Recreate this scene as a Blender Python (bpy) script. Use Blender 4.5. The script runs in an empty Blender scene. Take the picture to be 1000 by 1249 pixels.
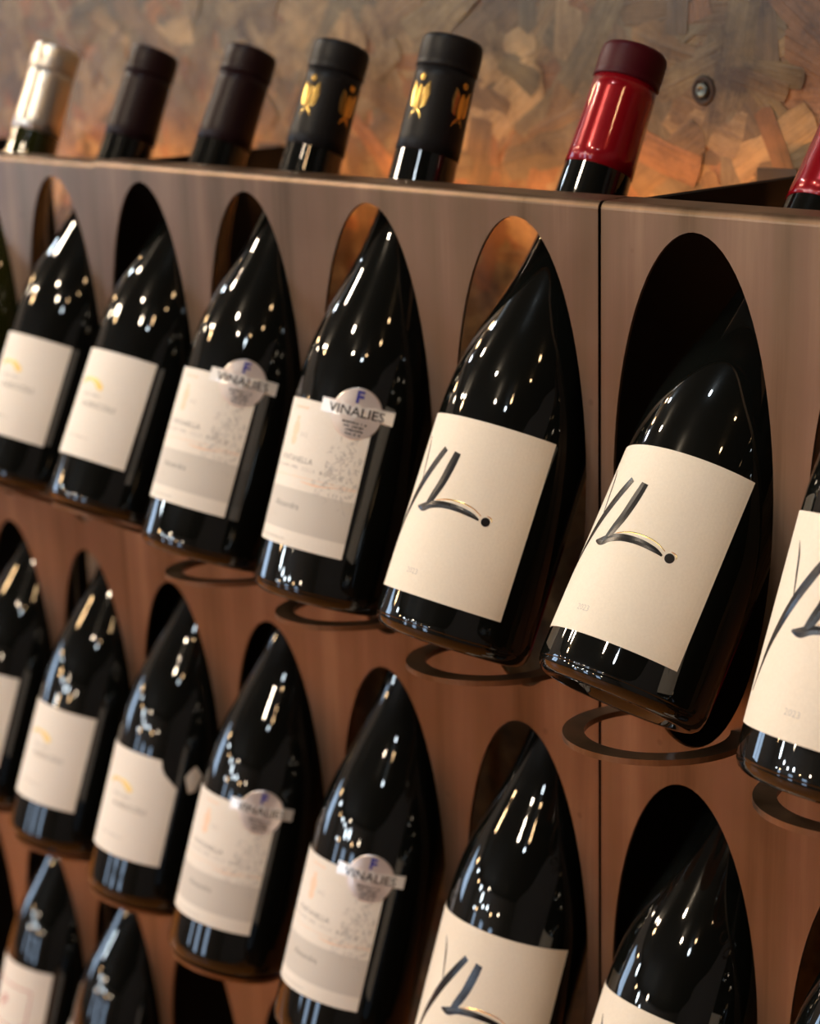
import bpy, bmesh, math, random
import numpy as np
from mathutils import Vector, Matrix

PI = math.pi
S = 0.55            # metres per survey unit (one unit = lens distance from the rack front)
H = 1.50            # height of the rack's top edge above the floor
C = bpy.context.scene.collection
scene = bpy.context.scene

# ------------------------------------------------------------------ camera
cx0, cy0, cz0 = 0.9054 * S, -1.0 * S, H + 0.148 * S
Rw = Matrix(((0.66460116, 0.19218445, -0.72205986),
             (0.74646834, -0.21347787, 0.63024774),
             (-0.03301998, -0.9578582, -0.28533725)))
cam_d = bpy.data.cameras.new('camera')
cam = bpy.data.objects.new('camera', cam_d)
C.objects.link(cam)
m3 = Matrix((Rw.col[0], -Rw.col[1], -Rw.col[2])).transposed()
cam.matrix_world = Matrix.Translation((cx0, cy0, cz0)) @ m3.to_4x4()
cam_d.sensor_fit = 'HORIZONTAL'
cam_d.sensor_width = 24.0
cam_d.lens = 2048 / 1000 * 24.0
cam_d.clip_start = 0.02
cam_d.dof.use_dof = True
cam_d.dof.focus_distance = 0.70
cam_d.dof.aperture_fstop = 6.3
scene.camera = cam

# ------------------------------------------------------------------ world, exposure
w = bpy.data.worlds.new('room_gloom')
scene.world = w
w.use_nodes = True
w.node_tree.nodes['Background'].inputs[0].default_value = (0.55, 0.74, 1.0, 1)
w.node_tree.nodes['Background'].inputs[1].default_value = 9.0
vs = scene.view_settings
vs.view_transform = 'Standard'
vs.look = 'None'
vs.gamma = 1
vs.exposure = 0.0
vs.use_curve_mapping = False

# ------------------------------------------------------------------ lamps of the room
CEIL = 3.0
WARM = (1.0, 0.81, 0.59)
COOL = (0.80, 0.92, 1.0)


def lamp(name, loc, watt, color, r=0.03, kind='POINT', target=None, cone=60, blend=0.3):
    d = bpy.data.lights.new(name, kind)
    d.energy = watt
    d.color = color
    d.shadow_soft_size = r
    o = bpy.data.objects.new(name, d)
    o.location = loc
    if kind == 'SPOT':
        d.spot_size = math.radians(cone)
        d.spot_blend = blend
        o.rotation_euler = (Vector(target) - Vector(loc)).to_track_quat('-Z', 'Y').to_euler()
    C.objects.link(o)
    return o


AMBER = (1.0, 0.64, 0.32)
LZ = H + 1.40
LAMPS = [
    # x, y, z, watt, colour, radius
    (-0.20, -0.55, LZ, 5, COOL, 0.022),
    (-2.45, -0.20, LZ, 9, COOL, 0.030),
    (-2.10, -0.78, LZ, 12, WARM, 0.030),
    (1.12, -0.58, LZ, 1.5, AMBER, 0.024),
    (1.33, -1.02, LZ, 1.5, AMBER, 0.024),
    (-0.50, -1.42, LZ, 13, WARM, 0.028),
    (0.00, -1.90, LZ, 9, WARM, 0.026),
    (0.78, -1.97, LZ, 3, COOL, 0.034),
    (0.90, -1.68, LZ, 1.5, AMBER, 0.022),
    (-4.10, -0.25, LZ, 6, COOL, 0.035),
    (-3.80, 0.00, LZ, 6, AMBER, 0.035),
    (-2.95, 0.02, LZ, 5, AMBER, 0.03),
    (-3.40, -1.60, LZ, 14, WARM, 0.040),
    (-2.85, -1.70, LZ, 14, WARM, 0.035),
    (-3.10, -1.95, LZ, 8, AMBER, 0.035),
    (-4.60, -0.95, LZ - 0.35, 6, WARM, 0.035),
    (-4.70, -0.10, LZ - 0.60, 5, AMBER, 0.035),
    # pendants and spots towards the street side of the room
    (-4.4, -3.4, LZ - 0.4, 10, COOL, 0.05),
    (-3.7, -3.9, LZ - 0.55, 8, AMBER, 0.04),
    (-3.1, -4.4, LZ - 0.5, 12, COOL, 0.06),
    (-2.4, -4.6, LZ - 0.55, 8, COOL, 0.045),
    (-1.9, -4.9, LZ - 0.6, 10, COOL, 0.05),
    (-1.1, -4.6, LZ - 0.6, 10, COOL, 0.05),
    (-0.4, -4.9, LZ - 0.7, 8, AMBER, 0.045),
    (-2.9, -4.9, LZ - 0.9, 8, AMBER, 0.05),
    (-4.9, -2.6, LZ - 0.55, 8, AMBER, 0.045),
    (-1.5, -4.2, LZ - 0.35, 8, WARM, 0.04),
    (0.6, -4.8, LZ - 0.6, 8, WARM, 0.045),
    (-3.5, -4.9, LZ - 0.95, 8, COOL, 0.05),
]
GAIN = 3.05
for i, (x, y, z, e, c, r) in enumerate(LAMPS):
    lamp('ceiling_spot', (x, y, z), e * GAIN, c, r * 1.5)
# added unseen warm area lights between rack and wall, washing the wall orange
for ux in (-1.52, -0.76, 0.0):
    d = bpy.data.lights.new('added_wall_wash', 'AREA')
    d.shape = 'RECTANGLE'
    d.size = 0.72 * S
    d.size_y = 0.004
    d.energy = 0.3
    d.color = (1.0, 0.37, 0.09)
    o = bpy.data.objects.new('added_wall_wash', d)
    o.location = ((ux + 0.38) * S, 0.205 * S, H - 0.045 * S)
    o.rotation_euler = (math.radians(90), 0, 0)
    C.objects.link(o)


# ------------------------------------------------------------------ helpers
def new_mat(name):
    m = bpy.data.materials.new(name)
    m.use_nodes = True
    nt = m.node_tree
    b = nt.nodes['Principled BSDF']
    return m, nt, b


def N(nt, t, **kw):
    n = nt.nodes.new(t)
    for k, v in kw.items():
        setattr(n, k, v)
    return n


def simple(name, col, rough=0.5, metal=0.0, coat=0.0, spec=0.5):
    m, nt, b = new_mat(name)
    b.inputs['Base Color'].default_value = (*col, 1)
    b.inputs['Roughness'].default_value = rough
    b.inputs['Metallic'].default_value = metal
    b.inputs['Coat Weight'].default_value = coat
    b.inputs['Specular IOR Level'].default_value = spec
    return m


def ramp(nt, stops):
    r = nt.nodes.new('ShaderNodeValToRGB')
    el = r.color_ramp.elements
    while len(el) < len(stops):
        el.new(0.5)
    for e, (p, c) in zip(el, stops):
        e.position = p
        e.color = (*c, 1)
    return r


def mesh_obj(name, verts, faces, mat, parent=None, smooth=True, loc=None):
    me = bpy.data.meshes.new(name)
    me.from_pydata([tuple(v) for v in verts], [], faces)
    me.update()
    if smooth:
        me.polygons.foreach_set('use_smooth', [True] * len(me.polygons))
    if mat:
        me.materials.append(mat)
    o = bpy.data.objects.new(name, me)
    C.objects.link(o)
    if parent:
        o.parent = parent
    if loc:
        o.location = loc
    return o


def bm_obj(name, bm, mat, parent=None, smooth=False):
    me = bpy.data.meshes.new(name)
    bm.normal_update()
    bm.to_mesh(me)
    bm.free()
    if smooth:
        me.polygons.foreach_set('use_smooth', [True] * len(me.polygons))
    if mat:
        me.materials.append(mat)
    o = bpy.data.objects.new(name, me)
    C.objects.link(o)
    if parent:
        o.parent = parent
    return o


def box_bm(bm, x0, x1, y0, y1, z0, z1, bev=0.0):
    r = bmesh.ops.create_cube(bm, size=1)
    for v in r['verts']:
        v.co = Vector(((x0 + x1) / 2 + v.co.x * (x1 - x0), (y0 + y1) / 2 + v.co.y * (y1 - y0),
                       (z0 + z1) / 2 + v.co.z * (z1 - z0)))
    if bev:
        es = list({e for v in r['verts'] for e in v.link_edges})
        bmesh.ops.bevel(bm, geom=es, offset=bev, segments=2, affect='EDGES', profile=0.5)


def box(name, x0, x1, y0, y1, z0, z1, mat, parent=None, bev=0.0):
    bm = bmesh.new()
    box_bm(bm, x0, x1, y0, y1, z0, z1, bev)
    return bm_obj(name, bm, mat, parent)


def empty(name, loc, label=None, cat=None, group=None):
    o = bpy.data.objects.new(name, None)
    o.empty_display_size = 0.03
    C.objects.link(o)
    o.location = loc
    if label:
        o['label'] = label
    if cat:
        o['category'] = cat
    if group:
        o['group'] = group
    return o


def lathe(name, prof, mat, parent, seg=96):
    verts, faces = [], []
    for r, h in prof:
        for k in range(seg):
            a = 2 * PI * k / seg
            verts.append((r * math.cos(a), r * math.sin(a), h))
    n = len(prof)
    for i in range(n - 1):
        for k in range(seg):
            k2 = (k + 1) % seg
            faces.append((i * seg + k, i * seg + k2, (i + 1) * seg + k2, (i + 1) * seg + k))
    faces.append(tuple(range(seg - 1, -1, -1)))
    faces.append(tuple((n - 1) * seg + k for k in range(seg)))
    return mesh_obj(name, verts, faces, mat, parent)


def smooth_profile(pts, n=8):
    """Catmull-Rom through (h, r) pairs."""
    out = []
    P = [pts[0]] + list(pts) + [pts[-1]]
    for i in range(1, len(P) - 2):
        p0, p1, p2, p3 = P[i - 1], P[i], P[i + 1], P[i + 2]
        for k in range(n):
            t = k / n
            q = []
            for j in (0, 1):
                q.append(0.5 * ((2 * p1[j]) + (-p0[j] + p2[j]) * t + (2 * p0[j] - 5 * p1[j] + 4 * p2[j] - p3[j]) * t * t
                                + (-p0[j] + 3 * p1[j] - 3 * p2[j] + p3[j]) * t ** 3))
            out.append(tuple(q))
    out.append(pts[-1])
    return out


# ------------------------------------------------------------------ materials
def mat_steel():
    m, nt, b = new_mat('bronze_patina_steel')
    tc = N(nt, 'ShaderNodeTexCoord')
    mp = N(nt, 'ShaderNodeMapping')
    mp.inputs['Scale'].default_value = (34, 34, 1.6)
    nt.links.new(tc.outputs['Object'], mp.inputs['Vector'])
    n1 = N(nt, 'ShaderNodeTexNoise')
    n1.inputs['Scale'].default_value = 1.0
    n1.inputs['Detail'].default_value = 6
    n1.inputs['Roughness'].default_value = 0.6
    nt.links.new(mp.outputs[0], n1.inputs['Vector'])
    n2 = N(nt, 'ShaderNodeTexNoise')
    n2.inputs['Scale'].default_value = 7
    n2.inputs['Detail'].default_value = 5
    nt.links.new(tc.outputs['Object'], n2.inputs['Vector'])
    r1 = ramp(nt, [(0.3, (0.100, 0.064, 0.034)), (0.45, (0.178, 0.117, 0.070)), (0.55, (0.200, 0.126, 0.080)), (0.7, (0.275, 0.182, 0.112))])
    nt.links.new(n1.outputs['Fac'], r1.inputs[0])
    r2 = ramp(nt, [(0.3, (0.62, 0.55, 0.5)), (0.6, (1, 1, 1))])
    nt.links.new(n2.outputs['Fac'], r2.inputs[0])
    mx = N(nt, 'ShaderNodeMix', data_type='RGBA', blend_type='MULTIPLY')
    mx.inputs[0].default_value = 0.8
    nt.links.new(r1.outputs[0], mx.inputs[6])
    nt.links.new(r2.outputs[0], mx.inputs[7])
    # small dark scratches and pits
    n3 = N(nt, 'ShaderNodeTexVoronoi')
    n3.inputs['Scale'].default_value = 38
    nt.links.new(tc.outputs['Object'], n3.inputs['Vector'])
    r3 = ramp(nt, [(0.0, (0.25, 0.2, 0.18)), (0.05, (0.5, 0.45, 0.4)), (0.08, (1, 1, 1))])
    nt.links.new(n3.outputs['Distance'], r3.inputs[0])
    mx2 = N(nt, 'ShaderNodeMix', data_type='RGBA', blend_type='MULTIPLY')
    mx2.inputs[0].default_value = 0.35
    nt.links.new(mx.outputs[2], mx2.inputs[6])
    nt.links.new(r3.outputs[0], mx2.inputs[7])
    nt.links.new(mx2.outputs[2], b.inputs['Base Color'])
    b.inputs['Metallic'].default_value = 0.85
    rr = N(nt, 'ShaderNodeMapRange')
    rr.inputs['To Min'].default_value = 0.30
    rr.inputs['To Max'].default_value = 0.48
    nt.links.new(n1.outputs['Fac'], rr.inputs['Value'])
    nt.links.new(rr.outputs[0], b.inputs['Roughness'])
    bp = N(nt, 'ShaderNodeBump')
    bp.inputs['Strength'].default_value = 0.06
    bp.inputs['Distance'].default_value = 0.002
    nt.links.new(n1.outputs['Fac'], bp.inputs['Height'])
    nt.links.new(bp.outputs[0], b.inputs['Normal'])
    return m


def mat_osb():
    m, nt, b = new_mat('strand_board_wood')
    at = N(nt, 'ShaderNodeAttribute', attribute_name='tint')
    ag = N(nt, 'ShaderNodeAttribute', attribute_name='grain')
    mp = N(nt, 'ShaderNodeMapping')
    mp.inputs['Scale'].default_value = (18, 260, 1)
    nt.links.new(ag.outputs['Vector'], mp.inputs['Vector'])
    n1 = N(nt, 'ShaderNodeTexNoise')
    n1.inputs['Scale'].default_value = 1.0
    n1.inputs['Detail'].default_value = 7
    n1.inputs['Roughness'].default_value = 0.65
    n1.inputs['Distortion'].default_value = 0.6
    nt.links.new(mp.outputs[0], n1.inputs['Vector'])
    r1 = ramp(nt, [(0.25, (0.5, 0.42, 0.36)), (0.5, (0.95, 0.92, 0.9)), (0.75, (1.2, 1.15, 1.1))])
    nt.links.new(n1.outputs['Fac'], r1.inputs[0])
    mx = N(nt, 'ShaderNodeMix', data_type='RGBA', blend_type='MULTIPLY')
    mx.inputs[0].default_value = 1
    nt.links.new(at.outputs['Color'], mx.inputs[6])
    nt.links.new(r1.outputs[0], mx.inputs[7])
    tc = N(nt, 'ShaderNodeTexCoord')
    n2 = N(nt, 'ShaderNodeTexNoise')
    n2.inputs['Scale'].default_value = 28
    n2.inputs['Detail'].default_value = 6
    n2.inputs['Roughness'].default_value = 0.7
    nt.links.new(tc.outputs['Object'], n2.inputs['Vector'])
    r2 = ramp(nt, [(0.32, (0.22, 0.15, 0.10)), (0.42, (0.60, 0.56, 0.50)), (0.52, (0.85, 0.85, 0.83)), (0.66, (1.15, 1.12, 1.05))])
    nt.links.new(n2.outputs['Fac'], r2.inputs[0])
    mx2 = N(nt, 'ShaderNodeMix', data_type='RGBA', blend_type='MULTIPLY')
    mx2.inputs[0].default_value = 0.95
    nt.links.new(mx.outputs[2], mx2.inputs[6])
    nt.links.new(r2.outputs[0], mx2.inputs[7])
    n4 = N(nt, 'ShaderNodeTexNoise')         # broad weathered patches
    n4.inputs['Scale'].default_value = 9
    n4.inputs['Detail'].default_value = 4
    n4.inputs['Distortion'].default_value = 1.2
    nt.links.new(tc.outputs['Object'], n4.inputs['Vector'])
    r4 = ramp(nt, [(0.35, (0.62, 0.60, 0.56)), (0.6, (1, 1, 1))])
    nt.links.new(n4.outputs['Fac'], r4.inputs[0])
    mx3 = N(nt, 'ShaderNodeMix', data_type='RGBA', blend_type='MULTIPLY')
    mx3.inputs[0].default_value = 1
    nt.links.new(mx2.outputs[2], mx3.inputs[6])
    nt.links.new(r4.outputs[0], mx3.inputs[7])
    nt.links.new(mx3.outputs[2], b.inputs['Base Color'])
    b.inputs['Roughness'].default_value = 0.5
    bp = N(nt, 'ShaderNodeBump')
    bp.inputs['Strength'].default_value = 0.35
    bp.inputs['Distance'].default_value = 0.002
    nt.links.new(n1.outputs['Fac'], bp.inputs['Height'])
    nt.links.new(bp.outputs[0], b.inputs['Normal'])
    return m


def mat_planks(name, c0, c1, sx, sy, rough=0.35):
    m, nt, b = new_mat(name)
    tc = N(nt, 'ShaderNodeTexCoord')
    mp = N(nt, 'ShaderNodeMapping')
    mp.inputs['Scale'].default_value = (sx, sy, sx)
    nt.links.new(tc.outputs['Object'], mp.inputs['Vector'])
    n1 = N(nt, 'ShaderNodeTexNoise')
    n1.inputs['Scale'].default_value = 1
    n1.inputs['Detail'].default_value = 6
    nt.links.new(mp.outputs[0], n1.inputs['Vector'])
    r = ramp(nt, [(0.3, c0), (0.7, c1)])
    nt.links.new(n1.outputs['Fac'], r.inputs[0])
    nt.links.new(r.outputs[0], b.inputs['Base Color'])
    b.inputs['Roughness'].default_value = rough
    return m


def mat_paper(name, col):
    m, nt, b = new_mat(name)
    tc = N(nt, 'ShaderNodeTexCoord')
    n = N(nt, 'ShaderNodeTexNoise')
    n.inputs['Scale'].default_value = 900
    n.inputs['Detail'].default_value = 3
    nt.links.new(tc.outputs['Object'], n.inputs['Vector'])
    r = ramp(nt, [(0.3, tuple(c * 0.95 for c in col)), (0.7, col)])
    nt.links.new(n.outputs['Fac'], r.inputs[0])
    nt.links.new(r.outputs[0], b.inputs['Base Color'])
    b.inputs['Roughness'].default_value = 0.62
    b.inputs['Specular IOR Level'].default_value = 0.3
    bp = N(nt, 'ShaderNodeBump')
    bp.inputs['Strength'].default_value = 0.08
    bp.inputs['Distance'].default_value = 0.0004
    nt.links.new(n.outputs['Fac'], bp.inputs['Height'])
    nt.links.new(bp.outputs[0], b.inputs['Normal'])
    return m


def mat_glass(name, col, rough=0.022):
    m, nt, b = new_mat(name)
    b.inputs['Base Color'].default_value = (*col, 1)
    b.inputs['IOR'].default_value = 1.52
    tc = N(nt, 'ShaderNodeTexCoord')
    n = N(nt, 'ShaderNodeTexNoise')          # faint waviness and dust of moulded glass
    n.inputs['Scale'].default_value = 16
    n.inputs['Detail'].default_value = 2
    nt.links.new(tc.outputs['Object'], n.inputs['Vector'])
    bp = N(nt, 'ShaderNodeBump')
    bp.inputs['Strength'].default_value = 0.10
    bp.inputs['Distance'].default_value = 0.002
    nt.links.new(n.outputs['Fac'], bp.inputs['Height'])
    nt.links.new(bp.outputs[0], b.inputs['Normal'])
    b.inputs['Roughness'].default_value = rough
    return m


def mat_capsule(name, col, rough, metal=0.0, coat=0.0):
    m, nt, b = new_mat(name)
    b.inputs['Base Color'].default_value = (*col, 1)
    b.inputs['Roughness'].default_value = rough
    b.inputs['Metallic'].default_value = metal
    b.inputs['Coat Weight'].default_value = coat
    b.inputs['Specular IOR Level'].default_value = 0.16
    tc = N(nt, 'ShaderNodeTexCoord')
    n = N(nt, 'ShaderNodeTexNoise')
    n.inputs['Scale'].default_value = 90
    n.inputs['Detail'].default_value = 4
    nt.links.new(tc.outputs['Object'], n.inputs['Vector'])
    bp = N(nt, 'ShaderNodeBump')
    bp.inputs['Strength'].default_value = 0.12
    bp.inputs['Distance'].default_value = 0.001
    nt.links.new(n.outputs['Fac'], bp.inputs['Height'])
    nt.links.new(bp.outputs[0], b.inputs['Normal'])
    return m


STEEL = mat_steel()
BLACKST = simple('blackened_steel', (0.004, 0.0035, 0.0035), 0.7, 0.0, 0.0, 0.15)
GREYST = simple('grey_zinc_steel', (0.020, 0.023, 0.029), 0.6, 0.2)
OSB = mat_osb()
GLASS = mat_glass('black_bottle_glass', (0.0035, 0.004, 0.0035))
OLIVE = mat_glass('olive_bottle_glass', (0.016, 0.017, 0.003))
PAPER_Y = mat_paper('ivory_paper', (0.84, 0.76, 0.63))
PAPER_A = mat_paper('white_paper', (0.84, 0.79, 0.71))
PAPER_V = mat_paper('off_white_paper', (0.82, 0.77, 0.69))
INK = simple('black_foil_ink', (0.03, 0.03, 0.032), 0.25, 0.6)
GREYINK = simple('grey_ink', (0.20, 0.19, 0.17), 0.6)
PALEINK = simple('pale_grey_ink', (0.55, 0.52, 0.47), 0.6)
BAND = simple('warm_grey_band_ink', (0.60, 0.56, 0.50), 0.6)
GOLD = simple('gold_foil', (0.95, 0.62, 0.18), 0.25, 1.0)
ORANGE = simple('peach_ink', (0.86, 0.62, 0.45), 0.5)
YELLOW = simple('ochre_gold_ink', (0.85, 0.60, 0.20), 0.4, 0.3)
REDINK = simple('red_ink', (0.45, 0.06, 0.05), 0.5)
BLUE = simple('blue_ink', (0.03, 0.035, 0.28), 0.4)
SILVER = simple('rose_silver_foil', (0.86, 0.77, 0.73), 0.3, 0.7)
SILVER2 = simple('silver_foil_banner', (0.88, 0.85, 0.82), 0.32, 0.5)
CAP_RED = mat_capsule('cherry_red_capsule', (0.23, 0.003, 0.008), 0.22, 0.25, 0.6)
CAP_REDTOP = mat_capsule('dark_cherry_capsule_top', (0.045, 0.001, 0.005), 0.45)
CAP_BLACK = mat_capsule('matt_black_capsule', (0.008, 0.0075, 0.008), 0.42)
CAP_MAROON = mat_capsule('dark_maroon_capsule', (0.012, 0.004, 0.005), 0.38)
CAP_SILVER = mat_capsule('satin_silver_capsule', (0.62, 0.58, 0.52), 0.3, 0.9)
SCREW = simple('zinc_screw', (0.12, 0.14, 0.135), 0.35, 1.0)
WALLM = mat_planks('far_plaster', (0.13, 0.13, 0.138), (0.17, 0.17, 0.178), 3, 3, 0.8)
CEILM = mat_planks('ceiling_paint', (0.010, 0.010, 0.009), (0.015, 0.014, 0.013), 3, 3, 0.8)
FLOORM = mat_planks('oiled_wood_floor', (0.66, 0.21, 0.022), (0.86, 0.32, 0.04), 2, 14, 0.4)

# ------------------------------------------------------------------ room shell
YW = 0.295 * S      # face of the strand-board wall behind the rack
X0, X1, Y0 = -5.6, 3.4, -5.8


def struct(o):
    o['kind'] = 'structure'
    return o


struct(box('floor', X0, X1, Y0, YW + 0.2, -0.1, 0, FLOORM))
struct(box('ceiling', X0, X1, Y0, YW + 0.2, CEIL, CEIL + 0.1, CEILM))
LWY0, LWY1 = -2.7, -1.5
lw = bmesh.new()
box_bm(lw, X0 - 0.1, X0, Y0, LWY0, 0, CEIL)
box_bm(lw, X0 - 0.1, X0, LWY1, YW + 0.2, 0, CEIL)
box_bm(lw, X0 - 0.1, X0, LWY0, LWY1, 0, 0.8)
box_bm(lw, X0 - 0.1, X0, LWY0, LWY1, 2.1, CEIL)
struct(bm_obj('wall_left', lw, WALLM))
struct(box('wall_right', X1, X1 + 0.1, Y0, YW + 0.2, 0, CEIL, WALLM))
# front wall (behind the camera) has three tall windows onto daylight
WINS = [(-3.85, -3.25), (-2.05, -1.35), (-0.25, 0.40)]
WZ0, WZ1 = 0.7, 2.05
fw = bmesh.new()
box_bm(fw, X0, WINS[0][0], Y0 - 0.1, Y0, 0, CEIL)
box_bm(fw, WINS[0][1], WINS[1][0], Y0 - 0.1, Y0, 0, CEIL)
box_bm(fw, WINS[1][1], WINS[2][0], Y0 - 0.1, Y0, 0, CEIL)
box_bm(fw, WINS[2][1], X1, Y0 - 0.1, Y0, 0, CEIL)
for a, b in WINS:
    box_bm(fw, a, b, Y0 - 0.1, Y0, 0, WZ0)
    box_bm(fw, a, b, Y0 - 0.1, Y0, WZ1, CEIL)
struct(bm_obj('wall_front', fw, WALLM))
FRAMEM = simple('dark_window_frame', (0.03, 0.028, 0.026), 0.5)
for n_, (a, b) in enumerate(WINS):
    wf = bmesh.new()
    for q in ((a, a + 0.05, WZ0, WZ1), (b - 0.05, b, WZ0, WZ1), (a, b, WZ0, WZ0 + 0.05), (a, b, WZ1 - 0.05, WZ1), (a, b, 1.35, 1.39)):
        box_bm(wf, q[0], q[1], Y0 - 0.07, Y0 - 0.02, q[2], q[3])
    struct(bm_obj('window_%d' % (n_ + 1), wf, FRAMEM))

wf = bmesh.new()
for q in ((LWY0, LWY0 + 0.05, 0.8, 2.1), (LWY1 - 0.05, LWY1, 0.8, 2.1), (LWY0, LWY1, 0.8, 0.85), (LWY0, LWY1, 2.05, 2.1), (-2.12, -2.08, 0.8, 2.1)):
    box_bm(wf, X0 - 0.07, X0 - 0.02, q[0], q[1], q[2], q[3])
struct(bm_obj('window_4', wf, FRAMEM))

# the strand-board wall
rng = random.Random(7)
wb = struct(box('wall_back', X0, X1, YW, YW + 0.02, 0, CEIL, OSB))
me = wb.data
ca = me.color_attributes.new('tint', 'FLOAT_COLOR', 'POINT')
for i in range(len(me.vertices)):
    ca.data[i].color = (0.27, 0.15, 0.08, 1)
ga = me.attributes.new('grain', 'FLOAT_VECTOR', 'POINT')
for i, v in enumerate(me.vertices):
    ga.data[i].vector = (v.co.x, v.co.z, 0)


def strands():
    V, F, T, G = [], [], [], []
    tones = [(0.235, 0.155, 0.072), (0.190, 0.122, 0.056), (0.275, 0.195, 0.098), (0.145, 0.098, 0.050),
             (0.225, 0.112, 0.045), (0.300, 0.222, 0.120), (0.150, 0.122, 0.070), (0.205, 0.155, 0.080)]
    for k in range(3600):
        x = rng.uniform(-1.15, 0.45)
        z = rng.uniform(H - 0.62, H + 0.24)
        L = rng.uniform(0.04, 0.13)
        W = rng.uniform(0.008, 0.030)
        a = rng.gauss(0, 1.0) if rng.random() < 0.75 else rng.uniform(0, PI)
        y = YW - 0.0003 - 0.0008 * rng.random()
        tx, tz = rng.gauss(0, 0.006), rng.gauss(0, 0.014)
        col = rng.choice(tones)
        br = rng.uniform(0.68, 1.0)
        pts = []
        n = 5
        for i in range(n + 1):
            u = -L / 2 + L * i / n
            pts.append((u, -W / 2 * rng.uniform(0.72, 1.05)))
        pts.append((L / 2 + W * 0.3 * rng.random(), 0))
        for i in range(n + 1):
            u = L / 2 - L * i / n
            pts.append((u, W / 2 * rng.uniform(0.72, 1.05)))
        pts.append((-L / 2 - W * 0.3 * rng.random(), 0))
        b0 = len(V)
        ox, oz = rng.uniform(0, 40), rng.uniform(0, 40)
        ca_, sa = math.cos(a), math.sin(a)
        V.append((x, y - 0.0002, z))
        T.append((col[0] * br, col[1] * br, col[2] * br, 1))
        G.append((ox, oz, 0))
        for (u, v) in pts:
            V.append((x + u * ca_ - v * sa, min(YW - 0.0001, y + u * tx + v * tz), z + u * sa + v * ca_))
            T.append((col[0] * br, col[1] * br, col[2] * br, 1))
            G.append((ox + u, oz + v, 0))
        m_ = len(pts)
        for i in range(m_):
            F.append((b0, b0 + 1 + (i + 1) % m_, b0 + 1 + i))
    o = mesh_obj('wood_strands', V, F, OSB, None, smooth=False)
    me = o.data
    c_ = me.color_attributes.new('tint', 'FLOAT_COLOR', 'POINT')
    c_.data.foreach_set('color', np.array(T, dtype=np.float32).ravel())
    g_ = me.attributes.new('grain', 'FLOAT_VECTOR', 'POINT')
    g_.data.foreach_set('vector', np.array(G, dtype=np.float32).ravel())
    o['kind'] = 'stuff'
    o.parent = wb
    return o


strands()


def wall_screw(x, z):
    r = empty('wood_screw', (x, YW - 0.0018, z), 'zinc wood screw sunk in the strand board wall right of the red capped neck', 'screw')
    r.rotation_euler = (PI / 2, 0, 0)
    lathe('screw_hole', [(0.0062, -0.0015), (0.0078, -0.0003), (0.0070, 0.0006), (0.0052, 0.0003), (0.0048, -0.001)],
          simple('dark_hole_edge', (0.02, 0.012, 0.01), 0.8), r, 24)  # near-black ring round the screw head
    lathe('screw_head', [(0.0032, 0.0), (0.0038, 0.0010), (0.0034, 0.0017), (0.0023, 0.0019), (0.0018, 0.0006), (0.0008, 0.0005)], SCREW, r, 24)


wall_screw(-0.133 * S, H + 0.0675 * S)

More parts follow.
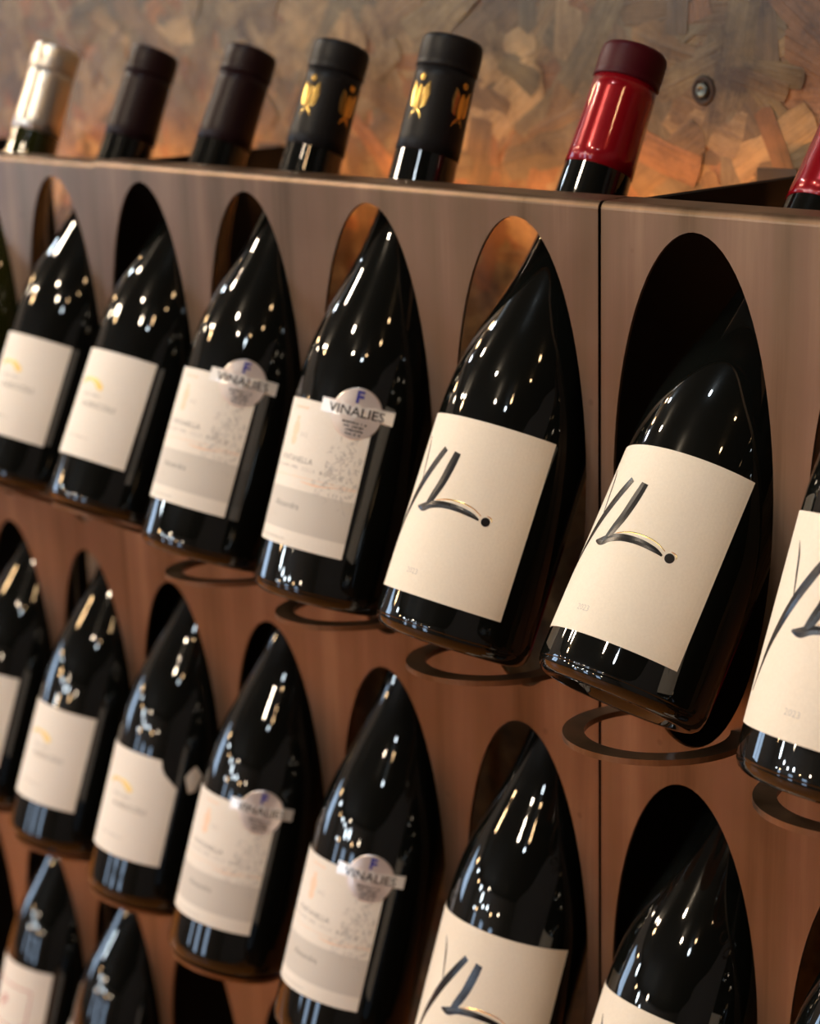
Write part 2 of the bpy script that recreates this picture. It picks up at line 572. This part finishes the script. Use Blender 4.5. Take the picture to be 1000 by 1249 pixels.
B_ = [
    # column x, row, label kind, capsule, dx, tilt, base y, base z, label turn (mm), description
    (-1.045, 0, 'hill', 'silver', 0, 23.0, -0.075, -0.382, 3, 'dark bottle with satin silver capsule and olive neck, top row at the left edge'),
    (-0.855, 0, 'hill', 'maroon', 0.0003, 24.9, -0.0710, -0.3810, 4.5, 'black bottle with white hill label at the far left of the top row'),
    (-0.665, 0, 'hill', 'maroon', -0.0012, 26.0, -0.0760, -0.3768, 1.8, 'black bottle with white hill label, just right of the left seam, top row'),
    (-0.475, 0, 'est', 'black', 0.0027, 23.2, -0.0802, -0.3827, 4.7, 'top row medal bottle beside the white hill labels, left one of the pair'),
    (-0.285, 0, 'est', 'black', -0.0049, 20.5, -0.0716, -0.3876, 2.0, 'top row medal bottle beside the ivory labels, right one of the pair'),
    (-0.095, 0, 'sig', 'red', -0.0028, 26.3, -0.0851, -0.3784, 0.8, 'top row ivory label bottle whose cherry red capsule shows whole above the rack'),
    (0.095, 0, 'sig', 'red', 0.0036, 35.0, -0.0905, -0.3715, -4.6, 'large front ivory label bottle just right of the narrow dark seam'),
    (0.285, 0, 'sig', 'red', 0.0026, 22.3, -0.0799, -0.3892, 0.0, 'ivory label bottle cut by the right edge of the picture'),
    (-1.045, 1, 'hill', 'maroon', 0, 21.5, -0.072, -0.390, 3, 'dark bottle at the left edge of the second row, mostly out of view'),
    (-0.855, 1, 'hill', 'maroon', -0.0007, 21.7, -0.0714, -0.3898, 3.0, 'second row bottle with an intact white hill label'),
    (-0.665, 1, 'torn', 'maroon', 0.0006, 20.3, -0.0730, -0.3892, 3.7, 'second row bottle whose white label is torn at the upper right'),
    (-0.475, 1, 'est', 'black', -0.0003, 20.3, -0.0846, -0.3883, 7.2, 'second row medal bottle next to the torn label'),
    (-0.285, 1, 'est', 'black', -0.0010, 20.0, -0.0834, -0.3948, 2.9, 'second row medal bottle left of the ivory signature label'),
    (-0.095, 1, 'sig', 'red', 0.0002, 21.5, -0.0793, -0.3955, 8.7, 'second row ivory label bottle left of the narrow dark seam'),
    (0.095, 1, 'sig', 'red', 0, 27.0, -0.085, -0.3990, 2, 'second row bottle right of the seam, only the label top in view'),
    (0.285, 1, 'sig', 'red', 0, 24.0, -0.080, -0.3850, 2, 'dark bottle at the lower right corner, only its edge in view'),
    (-1.045, 2, 'crest', 'maroon', 0.0001, 18.1, -0.0560, -0.3920, 3.5, 'third row bottle with a red framed pale label, lower left corner'),
    (-0.855, 2, 'hill', 'maroon', 0, 20.0, -0.070, -0.4010, 3, 'third row bottle at the bottom edge, beside the empty hole'),
    (-0.475, 2, 'est', 'black', 0, 21.0, -0.080, -0.3900, 3, 'third row bottle at the bottom edge below the medal bottles'),
]

# ------------------------------------------------------------------ the steel racks
ROWP = 0.457 * S
HW, HH = 0.080 * S, 0.2105 * S
TOPZ = -0.018 * S
PITCH = 0.19 * S
T_ = 0.0016
NROW = 5


def support_ring(parent, x, z, snug=None):
    """flat steel ring standing out of the panel under the bottle; snug rings lie parallel to the bottle's base"""
    yc, ro, ri, th = -0.037 * S, 0.076 * S, 0.0585 * S, 0.0028
    tilt = math.radians(4)
    cant = math.tan(math.radians(5.0))
    if snug:
        yc, ro, ri, tilt, cant = snug[0], 0.0620 * S, 0.048 * S, math.radians(snug[1]), 0.0
    n = 40
    ao = math.acos(-1) / 2 if -yc >= ro else math.asin(-yc / ro)
    ai = math.asin(min(0.999, -yc / ri))
    V, F = [], []
    for i in range(n + 1):
        t = i / n
        for (r, a0) in ((ro, ao), (ri, ai)):
            a = a0 - (PI + 2 * a0) * t     # from right rear (+) round the front to left rear
            px, py = r * math.cos(a), yc + r * math.sin(a)
            for dz in (0, -th):
                V.append((x + px, py * math.cos(tilt) - 0.0002, z + dz - py * math.sin(tilt) + px * cant))
    for i in range(n):
        b, c = i * 4, i * 4 + 4
        F += [(b, c, c + 2, b + 2), (b + 1, b + 3, c + 3, c + 1), (b, b + 1, c + 1, c), (b + 2, c + 2, c + 3, b + 3)]
    F += [(0, 2, 3, 1), (n * 4, n * 4 + 1, n * 4 + 3, n * 4 + 2)]
    return mesh_obj('support_ring', V, F, STEEL, parent, smooth=False)


RING_DZ = {-0.475: 0.0085, -0.285: 0.011, -0.095: 0.0107, 0.095: 0.0, 0.285: 0.005}   # the rings sit at slightly different heights


def rack(ux0, label, dy=0.0, dz=0.0, cols=4):
    x0 = ux0 * S + 0.0009
    x1 = (ux0 + 0.19 * cols) * S - 0.0009
    root = empty('wine_rack', ((x0 + x1) / 2, 0.06 + dy, H + dz - NROW * ROWP - 0.03), label, 'wine rack', 'steel wine racks along the strand board wall')
    ox, oy, oz = root.location
    bm = bmesh.new()
    zt = H + dz
    zb = H + dz - NROW * ROWP - 0.03
    rad = 0.0035
    seg = 72

    def ringpts(cx, cz, xa, xb, za, zb_):
        outer, inner = [], []
        # angles incl. exact corners
        angs = [2 * PI * k / seg for k in range(seg)]
        for a in angs:
            inner.append((cx + HW * math.cos(a), cz + HH * math.sin(a)))
            ca_, sa = math.cos(a), math.sin(a)
            # square-ish angular map to rectangle
            m_ = max(abs(ca_), abs(sa))
            u, v = ca_ / m_, sa / m_
            X = cx + (u * (xb - cx) if u > 0 else -u * (xa - cx))
            Z = cz + (v * (zb_ - cz) if v > 0 else -v * (za - cz))
            outer.append((X, Z))
        return outer, inner

    vcache = {}

    def V(x, y, z):
        k = (round(x, 5), round(y, 5), round(z, 5))
        if k not in vcache:
            vcache[k] = bm.verts.new((x - ox, y - oy, z - oz))
        return vcache[k]
    yf = dy
    for r in range(NROW):
        za = zt - TOPZ * 0 - (r + 1) * ROWP - 0.002
        zb_ = zt - r * ROWP - 0.002
        if r == 0:
            zb_ = zt - rad
        if r == NROW - 1:
            za = zb
        cz = zt + TOPZ - HH - r * ROWP
        for c in range(cols):
            cx = (ux0 + 0.095 + 0.19 * c) * S
            xa = x0 if c == 0 else cx - PITCH / 2
            xb = x1 if c == cols - 1 else cx + PITCH / 2
            o_, i_ = ringpts(cx, cz, xa, xb, za, zb_)
            for k in range(seg):
                k2 = (k + 1) % seg
                for y, flip in ((yf, False), (yf + T_, True)):
                    q = [V(o_[k][0], y, o_[k][1]), V(o_[k2][0], y, o_[k2][1]), V(i_[k2][0], y, i_[k2][1]), V(i_[k][0], y, i_[k][1])]
                    if flip:
                        q.reverse()
                    fc = bm.faces.new(q)
                    fc.material_index = 1 if flip else 0
                bm.faces.new([V(i_[k][0], yf, i_[k][1]), V(i_[k2][0], yf, i_[k2][1]), V(i_[k2][0], yf + T_, i_[k2][1]), V(i_[k][0], yf + T_, i_[k][1])])
    # outer side edges
    # folded top: bend and return flange
    fl = 0.038 * S
    prof = []
    for k in range(7):
        a = PI / 2 * k / 6
        prof.append((yf + rad - rad * math.cos(a), zt - rad + rad * math.sin(a)))
    prof.append((yf + fl, zt))
    prof.append((yf + fl, zt - T_))
    prof.append((yf + rad, zt - T_))
    prof.append((yf + T_, zt - rad))
    xs = [x0] + [x1]
    for i in range(len(prof) - 1):
        (ya, za), (yb, zb2) = prof[i], prof[i + 1]
        bm.faces.new([V(xs[0], ya, za), V(xs[1], ya, za), V(xs[1], yb, zb2), V(xs[0], yb, zb2)])
    bmesh.ops.recalc_face_normals(bm, faces=bm.faces)
    p = bm_obj('front_panel', bm, STEEL, root)
    p.data.materials.append(BLACKST)
    for f in p.data.polygons:
        f.use_smooth = False
    # side plates run back to the wall
    def child_box(name, a0, a1, b0, b1, c0, c1, mat):
        o = box(name, a0 - ox, a1 - ox, b0 - oy, b1 - oy, c0 - oz, c1 - oz, mat, root)
        return o
    yb_ = 0.270 * S
    child_box('side_plate', x0, x0 + 0.002, yf + 0.004, yb_, zb, zt - 0.0018, BLACKST)
    child_box('side_plate', x1 - 0.002, x1, yf + 0.004, yb_, zb, zt - 0.0018, BLACKST)
    child_box('mounting_flange', x1 - 0.026, x1 - 0.002, yb_ - 0.002, yb_, zb, zt + 0.001, GREYST)
    for r in range(3):
        for c in range(cols):
            ux = round(ux0 + 0.095 + 0.19 * c, 3)
            cx = ux * S
            if r == 0 and ux in RING_DZ:
                support_ring(root, cx - ox, zt + (-0.4145 + RING_DZ[ux]) * S - oz)
            else:
                bb = [q for q in B_ if q[0] == ux and q[1] == r]
                tl, by, bz = (bb[0][5], bb[0][6], bb[0][7]) if bb else (21.0, -0.077, -0.390)
                tr = math.radians(tl)
                # plane just under the bottle's base, met by the panel at y = 0
                z0 = (bz - 0.0022 / math.cos(tr) - (-by) * math.tan(tr))
                support_ring(root, cx - ox, zt + z0 * S - r * ROWP - oz, (by / math.cos(tr) * S, tl))
    for ch in root.children:
        if ch.name.startswith('support_ring'):
            ch.location = (0, yf - oy, 0)
    return root


rack(-1.33, 'steel wine rack with oval holes, furthest left, its seam beside the second leaning bottle', 0.0012, -0.0015, 3)
rack(-0.76, 'middle steel wine rack holding the torn label and all the medal bottles', 0, 0)
rack(0.0, 'nearest steel wine rack at right, its holes holding ivory label bottles', 0, 0)

# ------------------------------------------------------------------ bottles
R_B = 0.0382
LEN = 0.298
BODY = [(0.006, R_B - 0.0005), (0.012, R_B), (0.05, R_B), (0.09, R_B), (0.108, R_B - 0.0001), (0.118, 0.0376), (0.130, 0.0363), (0.145, 0.0331), (0.160, 0.0286), (0.175, 0.0241),
        (0.190, 0.0206), (0.205, 0.0184), (0.220, 0.0172), (0.235, 0.0166), (0.250, 0.0162), (0.265, 0.0157), (0.279, 0.0154)]


def r_at(h):
    for (h0, r0), (h1, r1) in zip(BODY, BODY[1:]):
        if h <= h1:
            return r0 + (r1 - r0) * max(0, (h - h0)) / (h1 - h0)
    return BODY[-1][1]


def body_profile():
    pr = [(0.012, 0.012), (0.020, 0.009), (0.027, 0.0035), (0.0300, 0.0006), (0.0315, 0.0), (0.0342, 0.0006), (0.0366, 0.0026), (0.0376, 0.0050)]
    for h, r in smooth_profile(BODY, 6):
        pr.append((r, h))
    pr += [(0.0152, 0.282), (0.0155, 0.284), (0.0155, 0.294), (0.0140, 0.2965)]
    return pr


MESH_CACHE = {}


def shared(name, key, builder, parent):
    """build once, then reuse the mesh data"""
    if key in MESH_CACHE:
        o = bpy.data.objects.new(name, MESH_CACHE[key])
        C.objects.link(o)
        o.parent = parent
        return o
    o = builder()
    MESH_CACHE[key] = o.data
    return o


def cyl(s, h, r=None, lift=0.0002):
    """s = arc length (m) to the right of the label centre, h = height. Front is -Y."""
    rr = (R_B if r is None else r) + lift
    a = s / (R_B if r is None else r)
    return (rr * math.sin(a), -rr * math.cos(a), h)


def patch(name, s0, s1, fb, ft, mat, parent, n=48, lift=0.00025, r=None, m_=2):
    """curved sheet of paper between two height functions"""
    V, F = [], []
    for i in range(n + 1):
        s = s0 + (s1 - s0) * i / n
        b_, t_ = fb(s), ft(s)
        for j in range(m_ + 1):
            V.append(cyl(s, b_ + (t_ - b_) * j / m_, r, lift))
        for j in range(m_ + 1):
            V.append(cyl(s, b_ + (t_ - b_) * j / m_, r, lift - 0.0002))
    w_ = 2 * (m_ + 1)
    k_ = m_ + 1
    for i in range(n):
        b0, b1 = i * w_, (i + 1) * w_
        for j in range(m_):
            F.append((b0 + j, b1 + j, b1 + j + 1, b0 + j + 1))
        F.append((b0 + m_, b1 + m_, b1 + k_ + m_, b0 + k_ + m_))
        F.append((b1, b0, b0 + k_, b1 + k_))
    F.append(tuple([j for j in range(k_)] + [k_ + j for j in range(k_ - 1, -1, -1)]))
    e = n * w_
    F.append(tuple([e + j for j in range(k_ - 1, -1, -1)] + [e + k_ + j for j in range(k_)]))
    return mesh_obj(name, V, F, mat, parent, smooth=False)


def ribbon_geo(pts, widths, V, F, lift, r=None, sub=6):
    """brush stroke through (s,h) points (mm) wrapped round the bottle"""
    P = [(p[0], p[1], w_) for p, w_ in zip(pts, widths)]
    Q = [P[0]] + P + [P[-1]]
    out = []
    for i in range(1, len(Q) - 2):
        for k in range(sub):
            t = k / sub
            out.append([0.5 * (2 * Q[i][j] + (-Q[i - 1][j] + Q[i + 1][j]) * t + (2 * Q[i - 1][j] - 5 * Q[i][j] + 4 * Q[i + 1][j] - Q[i + 2][j]) * t * t
                               + (-Q[i - 1][j] + 3 * Q[i][j] - 3 * Q[i + 1][j] + Q[i + 2][j]) * t ** 3) for j in range(3)])
    out.append(list(P[-1]))
    b0 = len(V)
    for i, (s, h, w_) in enumerate(out):
        a = out[max(0, i - 1)]
        b = out[min(len(out) - 1, i + 1)]
        dx, dy = b[0] - a[0], b[1] - a[1]
        l_ = math.hypot(dx, dy) or 1
        nx, ny = -dy / l_ * w_ / 2, dx / l_ * w_ / 2
        V.append(cyl((s + nx) / 1000, (h + ny) / 1000, r, lift))
        V.append(cyl(s / 1000, h / 1000, r, lift + 0.00012))
        V.append(cyl((s - nx) / 1000, (h - ny) / 1000, r, lift))
    for i in range(len(out) - 1):
        q = b0 + i * 3
        F.append((q, q + 1, q + 4, q + 3))
        F.append((q + 1, q + 2, q + 5, q + 4))


def disc_geo(s, h, rad, V, F, lift, r=None, n=20, sq=1.0):
    b0 = len(V)
    V.append(cyl(s / 1000, h / 1000, r, lift))
    for k in range(n):
        a = 2 * PI * k / n
        V.append(cyl((s + rad * math.cos(a)) / 1000, (h + rad * sq * math.sin(a)) / 1000, r, lift))
    for k in range(n):
        F.append((b0, b0 + 1 + k, b0 + 1 + (k + 1) % n))


def poly_geo(pts, V, F, lift, r=None):
    """convex polygon, fan from centroid with subdivided edges"""
    cxm = sum(p[0] for p in pts) / len(pts)
    cym = sum(p[1] for p in pts) / len(pts)
    ed = []
    for (a, b) in zip(pts, pts[1:] + pts[:1]):
        for k in range(4):
            ed.append((a[0] + (b[0] - a[0]) * k / 4, a[1] + (b[1] - a[1]) * k / 4))
    disc = len(V)
    rings = 3
    V.append(cyl(cxm / 1000, cym / 1000, r, lift))
    for q in range(1, rings + 1):
        for p in ed:
            V.append(cyl((cxm + (p[0] - cxm) * q / rings) / 1000, (cym + (p[1] - cym) * q / rings) / 1000, r, lift))
    n = len(ed)
    for k in range(n):
        F.append((disc, disc + 1 + k, disc + 1 + (k + 1) % n))
    for q in range(rings - 1):
        for k in range(n):
            a = disc + 1 + q * n
            b = a + n
            F.append((a + k, b + k, b + (k + 1) % n, a + (k + 1) % n))


TEXT_CACHE = {}


def text_geo(txt, s, h, size, V, F, lift, r=None, stretch=1.0, align='LEFT', shear=0.0, bold=0.0, space=1.0):
    """letters as flat outlines wrapped on the bottle; s,h,size in mm"""
    key = (txt, shear, bold, space)
    if key not in TEXT_CACHE:
        cu = bpy.data.curves.new('letters', 'FONT')
        cu.body = txt
        cu.resolution_u = 2
        cu.shear = shear
        cu.offset = bold
        cu.space_character = space
        ob = bpy.data.objects.new('letters', cu)
        C.objects.link(ob)
        dg = bpy.context.evaluated_depsgraph_get()
        dg.update()
        me = bpy.data.meshes.new_from_object(ob.evaluated_get(dg))
        vs_ = [tuple(v.co) for v in me.vertices]
        fs_ = [tuple(p.vertices) for p in me.polygons]
        bpy.data.objects.remove(ob)
        bpy.data.curves.remove(cu)
        bpy.data.meshes.remove(me)
        TEXT_CACHE[key] = (vs_, fs_)
    vs_, fs_ = TEXT_CACHE[key]
    wd = max(v[0] for v in vs_) * size * stretch
    off = 0 if align == 'LEFT' else (-wd / 2 if align == 'CENTER' else -wd)
    b0 = len(V)
    for v in vs_:
        V.append(cyl((s + off + v[0] * size * stretch) / 1000, (h + v[1] * size) / 1000, r, lift))
    for f in fs_:
        F.append(tuple(b0 + i for i in f))


def print_line(s0, s1, h, V, F, lift, size=1.3, seed=1):
    """a line of print too small to read: short uneven strokes"""
    rr = random.Random(seed)
    s = s0
    while s < s1:
        w_ = rr.uniform(0.5, 1.1)
        if rr.random() > 0.15:
            ribbon_geo([(s, h), (s + w_ / 2, h + rr.uniform(-0.1, 0.1)), (s + w_, h)], [size * rr.uniform(0.6, 1)] * 3, V, F, lift, None, 1)
        s += w_ + 0.35


def geo_part(name, key, fn, mat, parent, label=None):
    def build():
        V, F = [], []
        fn(V, F)
        return mesh_obj(name, V, F, mat, parent, smooth=False)
    o = shared(name, key, build, parent)
    if label:
        o['label'] = label
    return o


LT = 0.0003     # ink lift over the paper


def label_signature(root):
    """ivory label with the big brushed letters"""
    lb = shared('label', 'YL', lambda: patch('label', -0.046, 0.0482, lambda s: 0.0190, lambda s: 0.1040, PAPER_Y, root), root)

    def strokes(V, F):
        ribbon_geo([(-22.2, 92.5), (-19.5, 87), (-17.2, 78), (-15.6, 70.5)], [0.3, 1.3, 1.1, 0.4], V, F, LT)
        ribbon_geo([(-3.6, 88), (-8.5, 80), (-15.0, 69.3), (-20.5, 59), (-25.4, 48.7), (-31, 32)], [3.2, 4.0, 4.4, 3.9, 2.8, 0.4], V, F, LT)
        ribbon_geo([(4.2, 87.2), (2.6, 80), (0.4, 72), (-2.6, 65), (-4.4, 61)], [3.8, 4.6, 4.5, 4.2, 3.4], V, F, LT)
        ribbon_geo([(-11.4, 58.9), (-7, 59.0), (-2, 61.0), (5, 62.4), (13, 62.5), (20, 61.5), (24, 60.2)], [1.0, 4.0, 3.5, 3.2, 2.9, 2.3, 0.9], V, F, LT)
        disc_geo(27.2, 60.3, 2.1, V, F, LT + 0.0001)
    geo_part('lettering', 'YLs', strokes, INK, lb)

    def thin(V, F):
        ribbon_geo([(0, 63.6), (7, 65.4), (14, 65.6), (20, 64.6), (24.4, 62.4)], [0.3, 0.55, 0.6, 0.5, 0.3], V, F, LT)
        ribbon_geo([(27, 63.2), (29.2, 62.6), (30.0, 61.0)], [0.2, 0.4, 0.2], V, F, LT)
    geo_part('stroke_glint', 'YLg', thin, GOLD, lb)  # reflection on the stroke's embossed edge, drawn as thin gold ribbons
    geo_part('vintage_year', 'YLy', lambda V, F: text_geo('2023', -4.6, 28.2, 3.7, V, F, LT), PALEINK, lb)


def label_hills(root, torn=False):
    """white label, gold hills above a grey name"""
    SR = 0.0376
    if torn:
        def top(s):
            s *= 1000
            if s < 24.6:
                return 0.0962
            if s < 25.6:
                return 0.0962 - (s - 24.6) * 0.0045
            if s < 28.2:
                return 0.0917 - (s - 25.6) / 2.6 * 0.0040
            return 0.0877 - (s - 28.2) / 9.4 * 0.0075
        lb = patch('label', -0.046, SR, lambda s: 0.0290, top, PAPER_A, root, n=120)
        lb['label'] = 'torn label missing its upper right corner'
        V, F = [], []
        poly_geo([(45.3, 78.5), (49.5, 80.3), (52.6, 90.5), (46.6, 96.5), (43.6, 93.0), (41.2, 88.5)], V, F, 0.0003)
        mesh_obj('label_scrap', V, F, PAPER_A, root, smooth=False)
    else:
        lb = shared('label', 'AG', lambda: patch('label', -0.046, SR, lambda s: 0.0290, lambda s: 0.0946, PAPER_A, root), root)

    def hills(V, F):
        ribbon_geo([(-12.5, 72.8), (-9.5, 75.0), (-6, 75.8), (-3, 76.2), (-0.5, 75.2)], [1.6, 2.6, 2.0, 1.6, 0.6], V, F, LT)
        ribbon_geo([(-3.5, 75.2), (0, 75.8), (3.5, 74.6), (6.5, 72.6), (9.2, 71.4)], [0.6, 2.4, 3.6, 4.2, 2.4], V, F, LT + 0.00005)
    geo_part('hill_emblem', 'AGh', hills, YELLOW, lb)
    geo_part('lettering', 'AGn', lambda V, F: text_geo('AGRICOLI', 21.6, 59.4, 5.0, V, F, LT, align='RIGHT', stretch=1.12, space=1.08), GREYINK, lb)

    def sm(V, F):
        print_line(-8, 9.4, 66.8, V, F, LT, 2.0, 4)
        print_line(-10, 9.8, 40.9, V, F, LT, 1.2, 5)
    geo_part('small_lettering', 'AGs', sm, PALEINK, lb)['kind'] = 'stuff'


def label_estate(root):
    """off-white label with grey band and the award medal"""
    lb = shared('label', 'VN', lambda: patch('label', -0.046, 0.0350, lambda s: 0.0266, lambda s: 0.1011, PAPER_V, root), root)
    geo_part('grey_band', 'VNb', lambda V, F: band(V, F), BAND, lb)

    def shield(V, F):
        for (sx, hy, w_, h_) in ((-9, 85.5, 3.0, 4.6), (-9, 80.0, 2.6, 3.0), (-9, 91.0, 1.6, 1.3)):
            disc_geo(sx, hy, w_, V, F, LT, sq=h_ / w_)
        print_line(-14, -2, 96.8, V, F, LT, 1.4, 6)
        ribbon_geo([(-45, 61.2), (-20, 61.4), (5, 62), (34.5, 62.2)], [0.35, 0.35, 0.35, 0.35], V, F, LT)
        ribbon_geo([(4, 60.0), (14, 59.6), (24, 60.8), (34, 61.4)], [0.4, 1.0, 0.5, 0.4], V, F, LT)
    geo_part('crest', 'VNc', shield, ORANGE, lb)

    def name(V, F):
        text_geo('FONTANELLA', 8.6, 69.2, 4.1, V, F, LT, align='RIGHT', space=1.06)
        text_geo('Alexandra', 6.6, 45.6, 4.7, V, F, LT, align='RIGHT')
        text_geo('ROCCA', 26.2, 65.4, 3.0, V, F, LT, align='RIGHT', space=1.3)
    geo_part('lettering', 'VNn', name, GREYINK, lb)

    def small(V, F):
        text_geo('DELLA', 11.4, 65.4, 2.7, V, F, LT, align='RIGHT', space=1.15)
        print_line(-22, -1, 66.4, V, F, LT, 1.6, 7)
        text_geo('2022', -4.2, 82.2, 3.0, V, F, LT)
        text_geo('2022', -12.5, 40.0, 2.4, V, F, LT)
        print_line(-20, 2, 29.8, V, F, LT, 1.0, 8)
        rr = random.Random(3)          # the engraved tree at the right of the label
        for k in range(110):
            s = rr.uniform(12, 34)
            h = rr.gauss(70, 9)
            if h < 50 or h > 88 or s + (88 - h) * 0.3 < 20:
                continue
            ribbon_geo([(s, h), (s + rr.uniform(-2, 2), h + rr.uniform(-2, 2)), (s + rr.uniform(-2.5, 0.5), h + rr.uniform(-3, 3))], [0.25, 0.6, 0.2], V, F, LT, sub=3)
    geo_part('small_lettering', 'VNs', small, PALEINK, lb)['kind'] = 'stuff'
    # medal sticker straddling the top edge of the label
    ms, mh = 25.6, 99.4
    md = geo_part('medal_sticker', 'VNm', lambda V, F: medal(V, F, ms, mh), SILVER, root)
    geo_part('banner', 'VNbn', lambda V, F: poly_geo([(ms - 19.4, mh - 2.2), (ms + 19.0, mh - 2.2), (ms + 19.0, mh + 5.0), (ms - 19.4, mh + 5.0)], V, F, 0.0006), SILVER2, md)
    geo_part('lettering', 'VNml', lambda V, F: (text_geo('VINALIES', ms - 0.4, mh - 1.2, 6.6, V, F, 0.0008, align='CENTER', stretch=1.10, bold=0.004),
                                               [print_line(ms - q, ms + q, mh - 4.6 - 1.9 * i, V, F, 0.0007, 1.0, 20 + i) for i, q in enumerate((6, 5, 5, 3.5))]), INK, md)
    geo_part('monogram', 'VNmf', lambda V, F: text_geo('F', ms, mh + 5.6, 8.6, V, F, 0.0009, align='CENTER', bold=0.03), BLUE, md)


def band(V, F):
    b0 = len(V)
    n = 40
    for i in range(n + 1):
        s = -45.8 + (34.8 + 45.8) * i / n
        V.append(cyl(s / 1000, 0.0345, None, LT - 0.00002))
        V.append(cyl(s / 1000, 0.0555, None, LT - 0.00002))
    for i in range(n):
        q = b0 + 2 * i
        F.append((q, q + 2, q + 3, q + 1))


def medal(V, F, ms, mh):
    b0 = len(V)
    n = 48
    V.append(cyl(ms / 1000, mh / 1000, None, 0.0005))
    for rr in (4, 8.5, 12.6, 13.2):
        for k in range(n):
            a = 2 * PI * k / n
            V.append(cyl((ms + rr * math.cos(a)) / 1000, (mh + rr * math.sin(a)) / 1000, None, 0.0005 if rr < 13 else 0.0001))
    for k in range(n):
        F.append((b0, b0 + 1 + k, b0 + 1 + (k + 1) % n))
    for q in range(3):
        for k in range(n):
            a = b0 + 1 + q * n
            F.append((a + k, a + n + k, a + n + (k + 1) % n, a + (k + 1) % n))


def label_crest(root):
    """pale label with a red framed letter"""
    lb = shared('label', 'PP', lambda: patch('label', -0.046, 0.034, lambda s: 0.0266, lambda s: 0.1011, PAPER_A, root), root)

    def fr(V, F):
        for a, b in (((-28, 84), (20, 84)), ((20, 84), (20, 52)), ((-28, 52), (20, 52))):
            ribbon_geo([a, ((a[0] + b[0]) / 2, (a[1] + b[1]) / 2), b], [0.8, 0.8, 0.8], V, F, LT)
    geo_part('frame_line', 'PPf', fr, REDINK, lb)
    geo_part('lettering', 'PPl', lambda V, F: text_geo('P', -9, 64, 14, V, F, LT, bold=0.02), REDINK, lb)


def capsule(root, kind):
    r = 0.0004
    prof = []
    for h in (0.2375, 0.2377, 0.245, 0.255, 0.265, 0.275, 0.2815):
        prof.append((r_at(h) + r, h))
    col = {'red': CAP_RED, 'black': CAP_BLACK, 'maroon': CAP_MAROON, 'silver': CAP_SILVER}[kind]
    prof[0] = (prof[0][0] - r, prof[0][1])
    sk = shared('capsule', ('cap', kind), lambda: lathe('capsule', prof, col, root, 64), root)
    top = [(r_at(0.2815) + r, 0.2815), (0.0162, 0.2818), (0.0164, 0.2824), (0.0164, 0.2835), (0.0161, 0.2842), (0.0163, 0.2852), (0.0164, 0.2900), (0.0162, 0.2950),
           (0.0158, 0.2970), (0.0149, 0.2981), (0.0138, 0.2985), (0.013, 0.2980), (0.006, 0.2979), (0.001, 0.2979)]
    tm = CAP_REDTOP if kind == 'red' else col
    shared('capsule_rim', ('capt', kind), lambda: lathe('capsule_rim', top, tm, root, 64), root)
    return sk


def eagle_emblem(sk):
    """gold crest with spread wings, twice round the capsule"""
    def g(V, F):
        rr = random.Random(11)
        for ang in (0.06, 1.60):
            R_ = 0.0161
            s0 = ang * 15.6
            disc_geo(s0, 274.5, 1.8, V, F, 0.0003, R_, 12)
            disc_geo(s0, 264, 1.9, V, F, 0.0003, R_, 12, 3.6)
            disc_geo(s0, 254.2, 1.3, V, F, 0.0003, R_, 10, 1.5)
            for sd in (-1, 1):
                for k in range(7):
                    a = (s0 + sd * 1.8, 259.0 + k * 1.5)
                    b = (s0 + sd * (6.2 - 0.35 * abs(k - 3)), 261.0 + k * 1.9)
                    ribbon_geo([a, ((a[0] + b[0]) / 2, (a[1] + b[1]) / 2 - 0.3), b], [0.5, 1.2, 0.6], V, F, 0.0003, R_, 3)
                ribbon_geo([(s0 + sd * 1, 257.5), (s0 + sd * 2.8, 255.0), (s0 + sd * 3.8, 252.6)], [1.2, 0.9, 0.5], V, F, 0.0003, R_, 3)
    geo_part('gold_emblem', 'eagle', g, GOLD, sk)


LABEL_FN = {'sig': label_signature, 'hill': label_hills, 'torn': lambda r: label_hills(r, True), 'est': label_estate, 'crest': label_crest}


def bottle(ux, row, kind, cap, label, group=None, tilt=24.5, by=-0.066, bz=-0.395, spin=0.0, glass=None):
    root = empty('wine_bottle', (0, 0, 0), label, 'wine bottle', group or 'bottles leaning in the rack')
    t = math.radians(tilt)
    root.matrix_world = Matrix.Translation((ux * S, by * S, H + bz * S - row * ROWP)) @ Matrix.Rotation(-t, 4, 'X') @ Matrix.Rotation(math.radians(spin), 4, 'Z')
    g = glass or GLASS
    shared('glass_body', ('body', g.name), lambda: lathe('glass_body', body_profile(), g, root, 128), root)
    LABEL_FN[kind](root)
    sk = capsule(root, cap)
    if kind == 'est':
        eagle_emblem(sk)
    return root


G1, G2, G3 = 'wine bottles in the top row', 'wine bottles in the second row', 'wine bottles in the third row'
for (ux, row, kind, cap, dx, tilt, by, bz, sp, lab) in B_:
    bottle(ux + dx, row, kind, cap, lab, (G1, G2, G3)[row], tilt, by, bz, math.degrees(sp / 38.2), OLIVE if cap == 'silver' else None)
